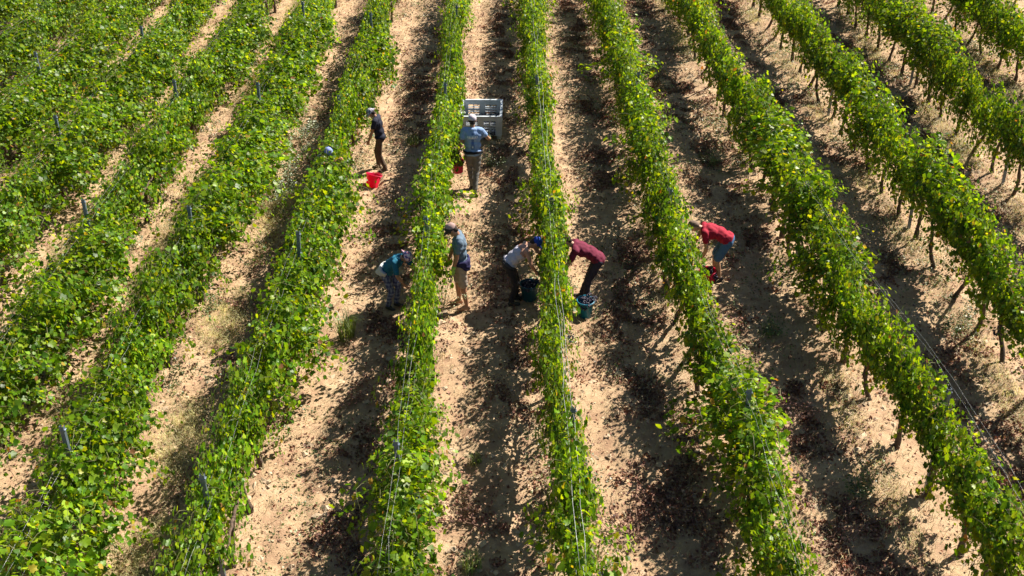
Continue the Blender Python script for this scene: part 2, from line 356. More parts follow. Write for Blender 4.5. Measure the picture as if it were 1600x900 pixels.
# ------------------------------------------------------------------ the vines
rnd = random.Random(5)
cands = []
for (key, slope, kind, wd, ht, ph, desc) in ROWS:
    x = rowx(slope); y = 8.0 + rnd.random()
    while y < 42:
        y += 1.13 + rnd.gauss(0, .05)
        x = rowx(slope) + float(bow(key, y))
        u1, v1 = proj((x, y, 1.75 * ht)); u2, v2 = proj((x, y, .55))
        u3, v3 = proj((x, y + .5, 1.75 * ht)); u4, v4 = proj((x, y - .5, .5))
        ins = any(-12 < u < 1612 and -6 < v < 906 for u, v in ((u1, v1), (u2, v2), (u3, v3), (u4, v4)))
        cands.append((ins, key, x + rnd.gauss(0, .035), y, kind, wd, ht, desc))
vis = [c for c in cands if c[0]]
vis.sort(key=lambda c: c[3]); extra = vis[300:]; vis = vis[:300]
print('VINES in view', len(vis) + len(extra), 'extra', len(extra))
THIN = [at(592, 267), at(722, 297), at(607, 479), at(712, 482), at(815, 474), at(905, 467), at(1108, 438), at(785, 445), at(740, 225)]
def thin(x, y): return any(abs(x - q.x) < 1.35 and (-4.2 if q.x > 3 else -2.6) < y - q.y < .6 for q in THIN)

def vine_xf(x, y, wd, ht):
    flip = rnd.random() < .5
    return (0, 0, (math.pi if flip else 0) + rnd.gauss(0, .06)), (wd * (.86 + .3 * rnd.random()), 1.0 + .12 * rnd.random(), ht * (.93 + .12 * rnd.random()))
NEAR = [(at(592, 267), 'man in navy t-shirt'), (at(740, 297), 'man carrying a red bucket'), (at(612, 479), 'woman in teal shirt'), (at(720, 482), 'man in grey t-shirt'),
        (at(810, 474), 'woman in blue cap and tank top'), (at(908, 467), 'man in maroon t-shirt'), (at(1115, 438), 'man in red t-shirt')]
NEARV = {nm: min(range(len(vis)), key=lambda k: (vis[k][2] - q.x) ** 2 + (vis[k][3] - q.y) ** 2) for q, nm in NEAR}
for i, (ins, key, x, y, kind, wd, ht, desc) in enumerate(vis):
    z = gz(x, y); r = empty('grapevine', (x, y, z))
    lab = None
    for q, nm in NEAR:
        if NEARV.get(nm) == i: lab = 'leafy grapevine right beside the ' + nm
    st = 'near' if y < 15.6 else 'middle' if y < 21.8 else 'far'
    tag(r, lab or 'leafy grapevine in the ' + st + ' stretch of ' + desc, 'grapevine', 'grapevines in the ' + st + ' stretch of ' + desc)
    t = link('trunk', TRK[rnd.randrange(6)], r); t.rotation_euler = (0, 0, rnd.choice((0, math.pi)))
    rot, scl = vine_xf(x, y, wd, ht)
    # people part the leaves a little where they work; the canopy also swells and thins along the row
    nz = float(vnoise(np.array(x), np.array(y), 0.42, 5)); nz = min(max((nz - .5) * 1.5 + .5, 0), 1); sw = 0.62 + 0.74 * nz; vw = .86 + .24 * float(vnoise(np.array(x), np.array(y), .8, 6))
    if kind == 'tall' and rnd.random() < (.05 if key == 'R2' else .16): sw *= .62; vw *= .84
    if kind == 'mid' and rnd.random() < .10: sw *= .72; vw *= .92
    kd = kind; hv = float(vnoise(np.array(x * 1.7), np.array(y), .35, 4))
    if kind == 'tall' and hv > .62 or kind == 'mid' and hv > .60: kd = 'lush'; sw *= .72; vw *= 1.07
    if thin(x, y): sw = min(sw, .95) * .84; kd = 'trim'
    f = link('foliage', FOL[kd][rnd.randrange(NV)], r); f.rotation_euler = rot; f.scale = (scl[0] * sw, scl[1], scl[2] * vw); f.location = (.30 * (nz - .5) if not thin(x, y) else 0, 0, 0); tag(f, kind='stuff')
    if y < 24 and kind != 'lush' and rnd.random() < .6 or (y < 18 and rnd.random() < .4):
        for k in range(rnd.randint(1, 2)):
            b = link('grape_bunch', BUNCH[rnd.randrange(4)], r); b.location = (rnd.choice((-1, 1)) * rnd.uniform(.18, .33) * wd, rnd.uniform(-.5, .5), rnd.uniform(.75, 1.05))
            b.rotation_euler = (0, 0, rnd.random() * 6)
# vines past the frame's edges, whose shade falls into it: one joined mass
g = Geo(); nr = np.random.RandomState(3)
for c in [c for c in cands if not c[0]] + extra:
    ins, key, x, y, kind, wd, ht, desc = c
    u, v = proj((x, y, 1.5))
    if not ins and not (-330 < u < 1930 and -230 < v < 1200): continue
    src = FOLG[kind][rnd.randrange(NV)]; V = np.concatenate(src.V); Fc = np.concatenate(src.F); Mi = np.concatenate(src.M)
    keep = Mi == 0; L14 = V[np.unique(Fc[keep])].reshape(-1, 14, 3); L14 = L14[nr.rand(len(L14)) < .55][:, [7, 3, 1, 12]]
    sx = -1 if rnd.random() < .5 else 1; m4 = len(L14)
    Vv = L14.reshape(-1, 3) * np.array([sx * wd, sx * 1.05, ht]) + np.array([x, y, gz(x, y)]); g.add(Vv, ((np.arange(m4) * 4)[:, None, None] + np.array([(0, 2, 1), (0, 3, 2)])[None]).reshape(-1, 3))
    tg = trunk_geo(7); g.add(np.concatenate(tg.V) + np.array([x, y, gz(x, y)]), np.concatenate(tg.F), 1)
vr = link('vine_rows_beyond', g.mesh('vine_rows_beyond', [M_LEAF, M_BARK]))
tag(vr, 'green mass of vine rows carrying on past the edges of the view', 'vines', kind='stuff')

# ------------------------------------------------------------------ trellis: posts and wires
def post_bm():
    bm = bmesh.new()
    # open C profile of folded sheet, flanges turned in
    prof = [(-.03, .024), (-.03, -.024), (.03, -.024), (.03, .024), (.018, .024), (.018, .021), (.027, .021), (.027, -.021), (-.027, -.021), (-.027, .021), (-.018, .021), (-.018, .024)]
    a = [bm.verts.new((x, y, -.1)) for x, y in prof]; b = [bm.verts.new((x, y, 1.86)) for x, y in prof]; n = len(prof)
    for i in range(n): bm.faces.new((a[i], a[(i + 1) % n], b[(i + 1) % n], b[i]))
    bm.faces.new(b)
    return bm
PM = bm_mesh('post_profile', post_bm(), M_POST, False)
def hook_bm():
    bm = bmesh.new()
    bmesh.ops.create_cube(bm, size=1, matrix=Matrix.Diagonal((.092, .056, .022, 1))); bmesh.ops.bevel(bm, geom=bm.edges[:], offset=.005, segments=1, affect='EDGES')
    return bm
HM = bm_mesh('wire_hook', hook_bm(), M_POST, False)
ORD = ['nearest', 'second', 'third', 'fourth', 'fifth', 'sixth']
for (key, slope, kind, wd, ht, ph, desc) in ROWS:
    x = rowx(slope); ys = [ph + 6.6 * k for k in range(-4, 6)]; ys = [y for y in ys if 9 < y < 42]; n = 0
    for y in ys:
        u, v = proj((x, y, 1.95))
        if not (0 < u < 1600 and 0 < v < 900): continue
        r = empty('trellis_post', (x - .02 + float(bow(key, y)), y, gz(x, y)), rnd.gauss(0, .08)); r.rotation_euler.x = rnd.gauss(0, .025); r.rotation_euler.y = rnd.gauss(0, .025)
        lab = ('nearest' if n == 0 else ORD[n] + ' nearest') + ' grey steel post in ' + desc; n += 1
        tag(r, lab, 'post', 'steel trellis posts')
        link('post_profile', PM, r)
        for hz in (1.05, 1.42, 1.80): h = link('wire_hook', HM, r); h.location = (0, 0, hz)
    gk = 0
    for dx, z0 in ((-.045, 1.82 + (.07 if key == 'A' else 0)), (.045, 1.80), (-.045, 1.42), (.045, 1.42)):
        yy = np.arange(9, 42.01, .55); rp = np.random.RandomState(gk + int(slope * 100) + 500); gk += 1
        path = np.stack([x - .02 + dx + bow(key, yy) + .012 * rp.randn(len(yy)), yy, z0 * (1.0 if key == 'A' else ht if kind != 'lush' else .85) + .03 * np.sin(yy * math.pi / 6.6 + gk) + .006 * rp.randn(len(yy)) + (0.0)], -1)
        V, Fc = tube_np(path, np.full(len(yy), 0.003 if key == 'A' else .0013), 3)
        o = link('trellis_wire', np_mesh('trellis_wire', V, Fc, M_WIRE))
        hi = z0 > 1.7
        tag(o, ('top' if hi else 'lower') + ' thin steel trellis wire strung along ' + desc, 'wire', ('top' if hi else 'lower') + ' wires of ' + desc)

# ------------------------------------------------------------------ litter, straw, clods, weeds
nr = np.random.RandomState(11)
def alley(x):
    i = np.clip(np.searchsorted(RX, x) - 1, 0, len(RX) - 2); return i, (x - RX[i]) / (RX[i + 1] - RX[i])
def scatter(n, dens):
    """random ground points, thinned by a density function; finer near the camera"""
    x = nr.uniform(-17, 17, n); y = nr.uniform(10, 41, n)
    lim = 1.2 + 0.50 * (y + 2); ok = np.abs(x - .1) < lim; x, y = x[ok], y[ok]
    k = nr.rand(len(x)) < dens(x, y); return x[k], y[k]
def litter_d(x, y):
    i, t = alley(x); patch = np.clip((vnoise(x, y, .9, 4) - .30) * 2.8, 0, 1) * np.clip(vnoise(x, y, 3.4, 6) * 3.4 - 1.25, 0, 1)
    zone = .13 + 1.25 * np.clip(np.exp(-((t - .66) / .19) ** 2), 0, 1) + .25 * np.exp(-((t - 1) / .12) ** 2)  # fallen leaves packed thicker in the row shade, partly to darken that shade
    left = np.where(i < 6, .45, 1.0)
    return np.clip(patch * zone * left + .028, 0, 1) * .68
QL = np.array([(0, -.55), (.36, .05), (0, .6), (-.36, .0)]); QLC = np.array([.06, .14, -.06, .16]); QF = np.array([(0, 1, 2), (0, 2, 3)])
def flat_leaves(x, y, size, rough, zoff=.008, tm=(SL, SLC, SF)):
    n = len(x); z = ground_h(x, y) + zoff + nr.rand(n) * .02
    N = np.stack([nr.randn(n) * rough, nr.randn(n) * rough, np.ones(n)], -1); T = np.stack([nr.randn(n), nr.randn(n), nr.randn(n) * .25], -1)
    return leaves(np.stack([x, y, z], -1), N, T, size, nr, tm, 2.2)
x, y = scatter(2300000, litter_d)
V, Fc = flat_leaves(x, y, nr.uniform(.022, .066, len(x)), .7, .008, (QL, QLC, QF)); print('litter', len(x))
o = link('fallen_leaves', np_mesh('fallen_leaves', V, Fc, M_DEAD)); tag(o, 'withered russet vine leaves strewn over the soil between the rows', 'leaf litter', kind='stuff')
# small clods and stones of broken soil
x, y = scatter(42000, lambda x, y: np.clip(vnoise(x, y, .7, 2) * 1.5 - .35, .04, 1))
IC0, IC0F = ico_np(1); 
bm0 = bmesh.new(); bmesh.ops.create_icosphere(bm0, subdivisions=1, radius=1); bm0.free()
n = len(x); s = nr.gamma(1.6, .014, n).clip(.008, .07)
OCT = np.array([(1, 0, 0), (-1, 0, 0), (0, 1, 0), (0, -1, 0), (0, 0, 1), (0, 0, -1.), (.6, .6, .45), (-.6, .6, .4), (-.6, -.6, .45), (.6, -.6, .5)])
OF = np.array([(0, 6, 4), (6, 2, 4), (2, 7, 4), (7, 1, 4), (1, 8, 4), (8, 3, 4), (3, 9, 4), (9, 0, 4), (0, 2, 6), (2, 1, 7), (1, 3, 8), (3, 0, 9)])
J = OCT[None] * (1 + .35 * nr.randn(n, len(OCT), 1)) * s[:, None, None] * np.stack([nr.uniform(.8, 1.4, n), nr.uniform(.8, 1.4, n), nr.uniform(.5, .9, n)], -1)[:, None]
V = J + np.stack([x, y, ground_h(x, y)], -1)[:, None]
o = link('soil_clods', np_mesh('soil_clods', V.reshape(-1, 3), ((np.arange(n) * len(OCT))[:, None, None] + OF[None]).reshape(-1, 3), M_CLOD, False))
tag(o, 'crumbled pale dry soil clods scattered over the alleys', 'soil', kind='stuff')
def blades(x, y, hgt, wid, lean, z=None):
    n = len(x); z = ground_h(x, y) if z is None else z; a = nr.rand(n) * 6.283
    D = np.stack([np.cos(a), np.sin(a), np.zeros(n)], -1); Sd = np.stack([-np.sin(a), np.cos(a), np.zeros(n)], -1) * wid[:, None]
    b = np.stack([x, y, z - .01], -1); U = np.array([0, 0, 1.])
    m = b + D * (lean * hgt * .35)[:, None] + U * (hgt * .62 * np.sqrt(np.clip(1 - .4 * lean ** 2, .05, 1)))[:, None]
    t = b + D * (lean * hgt)[:, None] + U * (hgt * np.clip(1.0 - .75 * lean, .03, 1))[:, None]
    V = np.stack([b - Sd, b + Sd, m + Sd * .8, m - Sd * .8, t], 1); Fq = np.array([(0, 1, 2), (0, 2, 3), (3, 2, 4)])
    return V.reshape(-1, 3), ((np.arange(n) * 5)[:, None, None] + Fq[None]).reshape(-1, 3)
# straw lying about and tufts of dried grass
def straw_d(x, y):
    i, t = alley(x); near = np.minimum(t, 1 - t)
    base = .06 + .34 * np.clip(vnoise(x, y, 1.1, 7) * 2.2 - .7, 0, 1) + .7 * np.exp(-(near / .16) ** 2) * np.clip(vnoise(x, y, .9, 3) * 2.4 - .75, 0, 1)
    return np.clip(base, 0, 1)
x, y = scatter(380000, straw_d); n = len(x); print('straw', n)
V, Fc = blades(x, y, nr.uniform(.06, .24, n), nr.uniform(.0025, .005, n), nr.uniform(.5, 1.25, n))
o = link('dry_grass', np_mesh('dry_grass', V, Fc, M_STRAW)); tag(o, 'bleached dry grass and straw over the soil along the rows', 'dry grass', kind='stuff')
# the yellowing sward of the alley left of the navy-shirted man's row, and along the far left
def sward_d(x, y):
    i, t = alley(x); d = np.zeros(len(x))
    d = np.where(i == 5, np.exp(-((t - .34) / .2) ** 2) * np.clip(vnoise(x, y, .6, 1) * 3.0 - .8, 0, 1) * (y < 23) * 1.0, d)
    d = np.where(i < 5, np.exp(-((t - .45) / .2) ** 2) * np.clip(vnoise(x, y, .5, 2) * 2.8 - .75, 0, 1), d)
    d = np.where(i >= 9, np.exp(-((t - .93) / .12) ** 2) * np.clip(vnoise(x, y, .7, 5) * 2.4 - .7, 0, 1) * .5, d)
    return d
x, y = scatter(2200000, sward_d); n = len(x); print('sward', n)
V, Fc = blades(x, y, nr.uniform(.05, .20, n), nr.uniform(.0022, .0042, n), nr.uniform(.3, 1.0, n))
o = link('yellowing_grass', np_mesh('yellowing_grass', V, Fc, M_DRYGREEN)); tag(o, 'patches of short yellowing grass in the left alleys and beneath the right rows', 'grass', kind='stuff')
# low green weeds
def weed_d(x, y):
    i, t = alley(x); near = np.minimum(t, 1 - t)
    return np.clip((vnoise(x, y, .8, 6) - .52) * 4, 0, 1) * (.35 + .9 * np.exp(-(near / .22) ** 2)) * np.clip(vnoise(x, y, 3.5, 1) * 2 - .6, 0, 1)
x, y = scatter(600000, weed_d); n = len(x); print('weeds', n)
V, Fc = flat_leaves(x, y, nr.uniform(.02, .055, n), .6, .03)
o = link('low_weeds', np_mesh('low_weeds', V, Fc, M_WEED)); tag(o, 'low green weeds growing in the soil between the rows', 'weeds', kind='stuff')

# single plants: grass tufts and pale weed bushes
def tuft(u, v, n, h, spread, mat, label, cat='grass tuft', name='grass_tuft'):
    p = on_ground(u, v); a = nr.rand(n) * 6.28; r = spread * np.sqrt(nr.rand(n)); x = np.cos(a) * r; y = np.sin(a) * r
    V, Fc = blades(x, y, nr.uniform(.45, 1.0, n) * h, nr.uniform(.004, .008, n), nr.uniform(.1, .65, n), np.zeros(n))
    o = link(name, np_mesh(name, V, Fc, mat)); o.location = p; tag(o, label, cat); return o
tuft(541, 527, 130, .85, .16, M_GRASS, 'tall green grass tuft at the shade edge left of the teal-shirted woman')
tuft(738, 890, 90, .4, .14, M_GRASS, 'small green grass tuft at the bottom edge of the view')
tuft(742, 728, 60, .32, .1, M_GRASS, 'thin pale grass tuft near the dry cane heap')
tuft(925, 872, 70, .25, .12, M_STRAW, 'bleached grass tuft at the bottom beside the near right of the wired row')
tuft(645, 225, 90, .35, .2, M_GRASS, 'green grass tuft in the shade right of the navy-shirted man')
def weed_bush(u, v, h, rad, mat, label, n=260, size=.035, seed=0):
    p = on_ground(u, v); rr = random.Random(seed); r = empty('weed_bush', p); tag(r, label, 'weed'); g = Geo(); P, N, T, S = [], [], [], []
    gs = Geo()
    for i in range(14):
        a = rr.random() * 6.28; tl = rr.random() ** .7 * .9; d = np.array([math.cos(a) * math.sin(tl), math.sin(a) * math.sin(tl), math.cos(tl)]); L = h * rr.uniform(.7, 1.05)
        bs = np.array([math.cos(a) * rad * .3, math.sin(a) * rad * .3, 0]); pts = [bs + d * L * t + np.array([0, 0, -.12 * L * t * t]) for t in np.linspace(0, 1, 5)]
        gs.add(*tube_np(pts, np.linspace(.005, .002, 5), 4))
        for k in range(n // 14):
            t = rr.uniform(.15, 1.05); q = bs + d * L * t + np.array([rr.gauss(0, .045), rr.gauss(0, .045), rr.gauss(0, .035)]); P.append(q)
            N.append((d[0] * .6 + rr.gauss(0, .4), d[1] * .6 + rr.gauss(0, .4), .8)); T.append((rr.gauss(0, 1), rr.gauss(0, 1), rr.gauss(0, .5))); S.append(size * rr.uniform(.6, 1.3))
    V, Fc = leaves(np.array(P), np.array(N), np.array(T), np.array(S), nr, (SL, SLC, SF), 1.0)
    st = link('stems', gs.mesh('stems', [M_SHOOT]), r); f = link('foliage', np_mesh('weed_foliage', V, Fc, mat), r); tag(f, kind='stuff')
WB = [(461, 216, 'pale silvery weed bush, farthest of the clump against the second row left of navy-shirted man'),
      (451, 250, 'pale silvery weed bush, second of the clump against the second row left of navy-shirted man'),
      (440, 284, 'pale silvery weed bush, third of the clump against the second row left of navy-shirted man'),
      (428, 316, 'pale silvery weed bush, nearest of the clump against the second row left of navy-shirted man')]
for i, (u, v, l) in enumerate(WB): weed_bush(u, v, 1.0, .5, M_PALE, l, 800, .042, i)
weed_bush(376, 118, .8, .35, M_PALE, 'pale weed bush at the upper right flank of the third left row', 420, .03, 11)
weed_bush(203, 392, .55, .3, M_PALE, 'pale weed bush low on the flank of the third left row', 380, .03, 12)
weed_bush(690, 480, .7, .3, M_PALE, 'pale weed bush under the vines left of the grey-shirted man', 380, .03, 13)
weed_bush(772, 262, .35, .3, M_WEED, 'low green weed bush right behind the man carrying the red bucket', 260, .04, 14)
weed_bush(1105, 255, .3, .3, M_WEED, 'low dark green weed bush in the shade above the red-shirted man', 220, .04, 15)
weed_bush(1490, 515, .3, .25, M_WEED, 'low green weed bush among the bare trunks at the right', 200, .045, 16)
weed_bush(1345, 770, .3, .25, M_WEED, 'low green weed bush in the shade at lower right', 200, .045, 17)
weed_bush(1205, 520, .28, .3, M_WEED, 'flat green weed bush in the alley below the red-shirted man', 220, .045, 18)

def cane_heap(u, v, rz, L, n, label, seed):
    p = on_ground(u, v); rr = random.Random(seed); r = empty('dry_cane_heap', p, rz); tag(r, label, 'dry canes', 'heaps of cut dry canes'); P = []
    for i in range(n):
        a = rr.gauss(0, .45); q = np.array([rr.gauss(0, .10), rr.gauss(0, .15) - L * .5, .03 + rr.random() * .07]); pts = [q.copy()]
        for k in range(7): a += rr.gauss(0, .2); q = q + np.array([math.sin(a), math.cos(a), rr.gauss(0, .10)]) * L / 7; q[2] = min(max(q[2], .015), .16); pts.append(q.copy()); P += [q + np.array([rr.gauss(0, .06), rr.gauss(0, .06), rr.gauss(.01, .02)]) for _ in range(4)]
        V, Fc = tube_np(pts, np.linspace(.0075, .0035, 8), 5); link('cane', np_mesh('cane', V, Fc, M_CANE), r)
    P = np.array(P); m = len(P)
    V, Fc = leaves(P, nr.randn(m, 3) * .5 + np.array([0, 0, 1]), nr.randn(m, 3), nr.uniform(.03, .065, m), nr, (SL, SLC, SF), 2.5)
    o = link('withered_leaves', np_mesh('withered_leaves', V, Fc, M_DEAD), r); tag(o, kind='stuff')
for i, (u, v, rz, L, n, l) in enumerate([
    (742, 795, .15, 1.0, 9, 'heap of dry reddish canes on the shade edge at the bottom centre'),
    (785, 438, .9, .8, 8, 'heap of dry canes lying behind the blue-capped woman'),
    (562, 610, -.3, .9, 7, 'dry canes in the shade below the tall green grass tuft'),
    (388, 488, .9, .8, 7, 'russet dry canes between yellow grass and the row left of navy-shirted man'),
    (975, 810, .2, .9, 8, 'dry canes at the lower shade edge right of the wired centre row'),
    (1240, 640, 1.2, .9, 7, 'dry canes across the sunny alley at lower right'),
    (640, 330, .4, .8, 6, 'dry canes in the shade above the teal-shirted woman'),
    (1325, 820, -.6, 1.0, 6, 'long dry canes on the churned soil at lower right'),
    (1000, 400, .5, .8, 7, 'dry canes in the shade right of the maroon-shirted man')]): cane_heap(u, v, rz, L, n, l, i)

# ------------------------------------------------------------------ people
def cap_prim(bm, p0, p1, r0, r1, n=10):
    p0 = Vector(p0); p1 = Vector(p1); d = (p1 - p0); L = d.length; d = d / L if L > 1e-6 else Vector((0, 0, 1))
    q = d.to_track_quat('Z', 'Y'); rings = []
    for t in (-.97, -.7, -.35, 0): rings.append((p0 + d * r0 * t, r0 * math.sqrt(max(0, 1 - t * t))))
    for t in (0, .35, .7, .97): rings.append((p1 + d * r1 * t, r1 * math.sqrt(max(0, 1 - t * t))))
    vs = [[bm.verts.new(c + q @ Vector((math.cos(2 * math.pi * j / n) * r, math.sin(2 * math.pi * j / n) * r, 0))) for j in range(n)] for c, r in rings]
    for a, b in zip(vs[:-1], vs[1:]):
        for j in range(n): bm.faces.new((a[j], a[(j + 1) % n], b[(j + 1) % n], b[j]))
    bm.faces.new(vs[0][::-1]); bm.faces.new(vs[-1])
def ell(bm, c, ax, rad, seg=14):
    M = Matrix(((ax[0].x * rad[0], ax[1].x * rad[1], ax[2].x * rad[2], c.x), (ax[0].y * rad[0], ax[1].y * rad[1], ax[2].y * rad[2], c.y), (ax[0].z * rad[0], ax[1].z * rad[1], ax[2].z * rad[2], c.z), (0, 0, 0, 1)))
    bmesh.ops.create_uvsphere(bm, u_segments=seg, v_segments=10, radius=1, matrix=M)
def fuse(name, bm, voxel, mat, smooth_it=3, sfac=.5, wrinkle=0.0, seed=0):
    """melt overlapping solids into one continuous skin"""
    me = bpy.data.meshes.new(name + '_raw'); bmesh.ops.recalc_face_normals(bm, faces=bm.faces); bm.to_mesh(me); bm.free()
    ob = bpy.data.objects.new(name + '_raw', me); COL.objects.link(ob)
    rm = ob.modifiers.new('r', 'REMESH'); rm.mode = 'VOXEL'; rm.voxel_size = voxel; rm.use_smooth_shade = True
    if smooth_it: sm = ob.modifiers.new('s', 'SMOOTH'); sm.iterations = smooth_it; sm.factor = sfac
    dg = bpy.context.evaluated_depsgraph_get(); ev = ob.evaluated_get(dg)
    out = bpy.data.meshes.new_from_object(ev); bpy.data.objects.remove(ob); bpy.data.meshes.remove(me)
    out.name = name; out.materials.clear(); out.materials.append(mat)
    n = len(out.vertices); co = np.empty(n * 3, dtype=np.float32); out.vertices.foreach_get('co', co); co = co.reshape(-1, 3)
    if wrinkle:
        nm = np.empty(n * 3, dtype=np.float32); out.vertices.foreach_get('normal', nm); nm = nm.reshape(-1, 3); rr = np.random.RandomState(seed); h = np.zeros(n)
        for k in range(7):
            d = rr.randn(3); d /= np.linalg.norm(d); f = rr.uniform(30, 75); h += np.sin(co @ d * f + rr.rand() * 6 + 1.5 * np.sin(co @ rr.randn(3) * 12))
        co = co + nm * (h * wrinkle / 2.2)[:, None]; out.vertices.foreach_set('co', co.astype(np.float32).ravel())
    out.polygons.foreach_set('use_smooth', np.ones(len(out.polygons), dtype=bool)); out.update()
    return out, co
def ik(a, b, l1, l2, pole):
    d = b - a; L = min(max(d.length, .05), (l1 + l2) * .999); dn = d.normalized(); b = a + dn * L
    x = (l1 * l1 - l2 * l2 + L * L) / (2 * L); h = math.sqrt(max(0, l1 * l1 - x * x)); pl = pole - dn * pole.dot(dn); pl.normalize()
    return a + dn * x + pl * h, b
YV = Vector((0, 1, 0))
SKIN = (0.36, 0.19, 0.115)
def person(u, v, facing, label, H=1.75, lean=0.0, hx=0.0, hipz=.93, neck=0.25, hands=None, feet=None, shirt=(.1, .1, .1), shirt_fn=None, sleeve=.55, tank=False,
           legs=(.1, .1, .1), legs_fn=None, leglen='long', shoe=(.05, .045, .04), hat=None, hat_col=(.3, .3, .3), hat_fn=None, hair=(.03, .02, .015), gloves=(), glove_col=(.25, .45, .12),
           waist=None, fat=1.0, skin=SKIN, seed=0, curl=(.9, .9), loc=None, twist=0.0):
    s = H / 1.75; p = loc or on_ground(u, v); root = empty('person', p, facing); tag(root, label, 'person', 'grape pickers at work')
    V3 = lambda t: Vector(t)
    def fr(a): return Vector((math.cos(a), 0, -math.sin(a))), Vector((math.sin(a), 0, math.cos(a)))
    f1, t1 = fr(lean * .8); f2, t2 = fr(lean * 1.12); f3, t3 = fr(lean + neck * .5); f4, t4 = fr(lean * .85 + neck)
    pel = Vector((hx, 0, hipz)); wst = pel + t1 * .17; chs = wst + t2 * .20; nkb = chs + t2 * .15; hdb = nkb + t3 * .085; hd = hdb + t4 * .095 + f4 * .018
    sh = {k: nkb - t2 * .035 + YV * k * .18 for k in (1, -1)}
    hands = hands or {1: (.1, .24, .8), -1: (.1, -.24, .8)}; feet = feet or {1: (0, .1), -1: (0, -.1)}
    J = {}
    for k in (1, -1):
        hp = pel + YV * k * .092 - t1 * .02; ank = Vector((feet[k][0] - .03, feet[k][1], .085 + (feet[k][2] if len(feet[k]) > 2 else 0)))
        kn, ank = ik(hp, ank, .43, .42, Vector((1, k * .1, 0))); hn = Vector(hands[k]); pole = Vector((-1, k * .5, -.4)) if lean < .4 else Vector((-.25, k * .6, .25))
        el, wr = ik(sh[k], hn, .29, .255, pole); J[k] = (hp, kn, ank, el, wr)
    B = bmesh.new(); fw = fat
    def torso(b, g):
        ell(b, pel + f1 * -.01, (f1, YV, t1), (.118 * fw + g, .165 * fw + g, .125 + g)); ell(b, wst, (f1, YV, t1), (.108 * fw + g, .148 * fw + g, .15 + g))
        ell(b, chs - t2 * .01, (f2, YV, t2), (.118 * fw + g, .168 * fw + g, .17 + g)); cap_prim(b, sh[1] - YV * .03, sh[-1] + YV * .03, .062 + g, .062 + g); ell(b, nkb - t2 * .04 - f2 * .015, (f2, YV, t2), (.075 + g, .13 + g, .075 + g))
    torso(B, 0); cap_prim(B, nkb - t2 * .02, hdb + t4 * .04, .056, .052)
    ell(B, hd + t4 * .012, (f4, YV, t4), (.097, .077, .112)); ell(B, hd + f4 * .033 - t4 * .062, (f4, YV, t4), (.060, .056, .058)); cap_prim(B, hd + f4 * .092 + t4 * .012, hd + f4 * .108 - t4 * .022, .011, .016)
    ell(B, hd + f4 * .082 + t4 * .035, (f4, YV, t4), (.014, .05, .012)); cap_prim(B, hd + f4 * .083 - t4 * .055 - YV * .018, hd + f4 * .083 - t4 * .055 + YV * .018, .011, .011)
    for k in (1, -1):
        ell(B, hd + YV * k * .08 - f4 * .005, (f4, YV, t4), (.026, .012, .034))
        hp, kn, ank, el, wr = J[k]
        cap_prim(B, hp, kn, .082 * fw, .056); cap_prim(B, kn, kn.lerp(ank, .35), .054, .058); cap_prim(B, kn.lerp(ank, .35), ank, .058, .036)
        cap_prim(B, ank - V3((.02, 0, .04)), ank + V3((.12, k * .012, -.055)), .036, .028)
        cap_prim(B, sh[k], el, .053 * (.5 + .5 * fw), .040); cap_prim(B, el, el.lerp(wr, .3), .041, .043); cap_prim(B, el.lerp(wr, .3), wr, .043, .027)
        # the hand: palm, four fingers of unequal length, thumb from the side of the palm
        d = (wr - el).normalized(); n = YV * -k; n = (n - d * n.dot(d)).normalized(); sd = d.cross(n).normalized()
        if sd.x < 0: sd = -sd
        pc = wr + d * .05; ell(B, pc, (d, sd, n), (.056, .041, .018))
        c = curl[0 if k == 1 else 1]
        for fi, (off, ln) in enumerate(((.031, .072), (.010, .082), (-.011, .076), (-.030, .060))):
            a0 = wr + d * .088 + sd * off; d1 = (d * math.cos(c * .6) + n * math.sin(c * .6)).normalized(); a1 = a0 + d1 * ln * .5; d2 = (d * math.cos(c * 1.5) + n * math.sin(c * 1.5)).normalized()
            cap_prim(B, a0 - d * .02, a1, .0105, .0098, 8); cap_prim(B, a1, a1 + d2 * ln * .5, .0098, .0085, 8)
        b0 = wr + d * .030 + sd * .034; b1 = b0 + (d * .6 + sd * .7 + n * .3).normalized() * .045; cap_prim(B, b0, b1, .0135, .012, 8); cap_prim(B, b1, b1 + (d * .9 + sd * .15 + n * .4).normalized() * .032, .012, .0095, 8)
    S = Matrix.Scale(s, 4)
    def put(name, bm, voxel, mat, colour, it=2, wr=0.0, fn=None):
        me, co = fuse(name, bm, voxel, mat, it, .5, wr, seed)
        cols = np.tile(np.array(colour), (len(co), 1))
        if fn: cols = fn(co, cols)
        set_col(me, cols); o = link(name, me, root); o.scale = (s, s, s); return o
    put('body', B, .0095, M_SKIN, skin, 2)
    # shirt
    b = bmesh.new()
    if tank:
        g = .016
        ell(b, pel + f1 * -.01 + t1 * .03, (f1, YV, t1), (.122 * fw + g, .168 * fw + g, .11 + g)); ell(b, wst, (f1, YV, t1), (.108 * fw + g, .148 * fw + g, .15 + g)); ell(b, chs - t2 * .05, (f2, YV, t2), (.118 * fw + g, .160 * fw + g, .14))
        for k in (1, -1): cap_prim(b, chs + YV * k * .1 - f2 * .10, chs + YV * k * .1 + t2 * .125, .02, .02); cap_prim(b, chs + YV * k * .1 + f2 * .10, chs + YV * k * .1 + t2 * .125, .02, .02)
    else:
        torso(b, .018); ell(b, pel + t1 * .01, (f1, YV, t1), (.135 * fw, .185 * fw, .115))
        for k in (1, -1):
            hp, kn, ank, el, wr = J[k]; cap_prim(b, sh[k], sh[k].lerp(el, sleeve), .070, .066)
    put('shirt', b, .014, M_CLOTH, shirt, 3, .0045, shirt_fn)
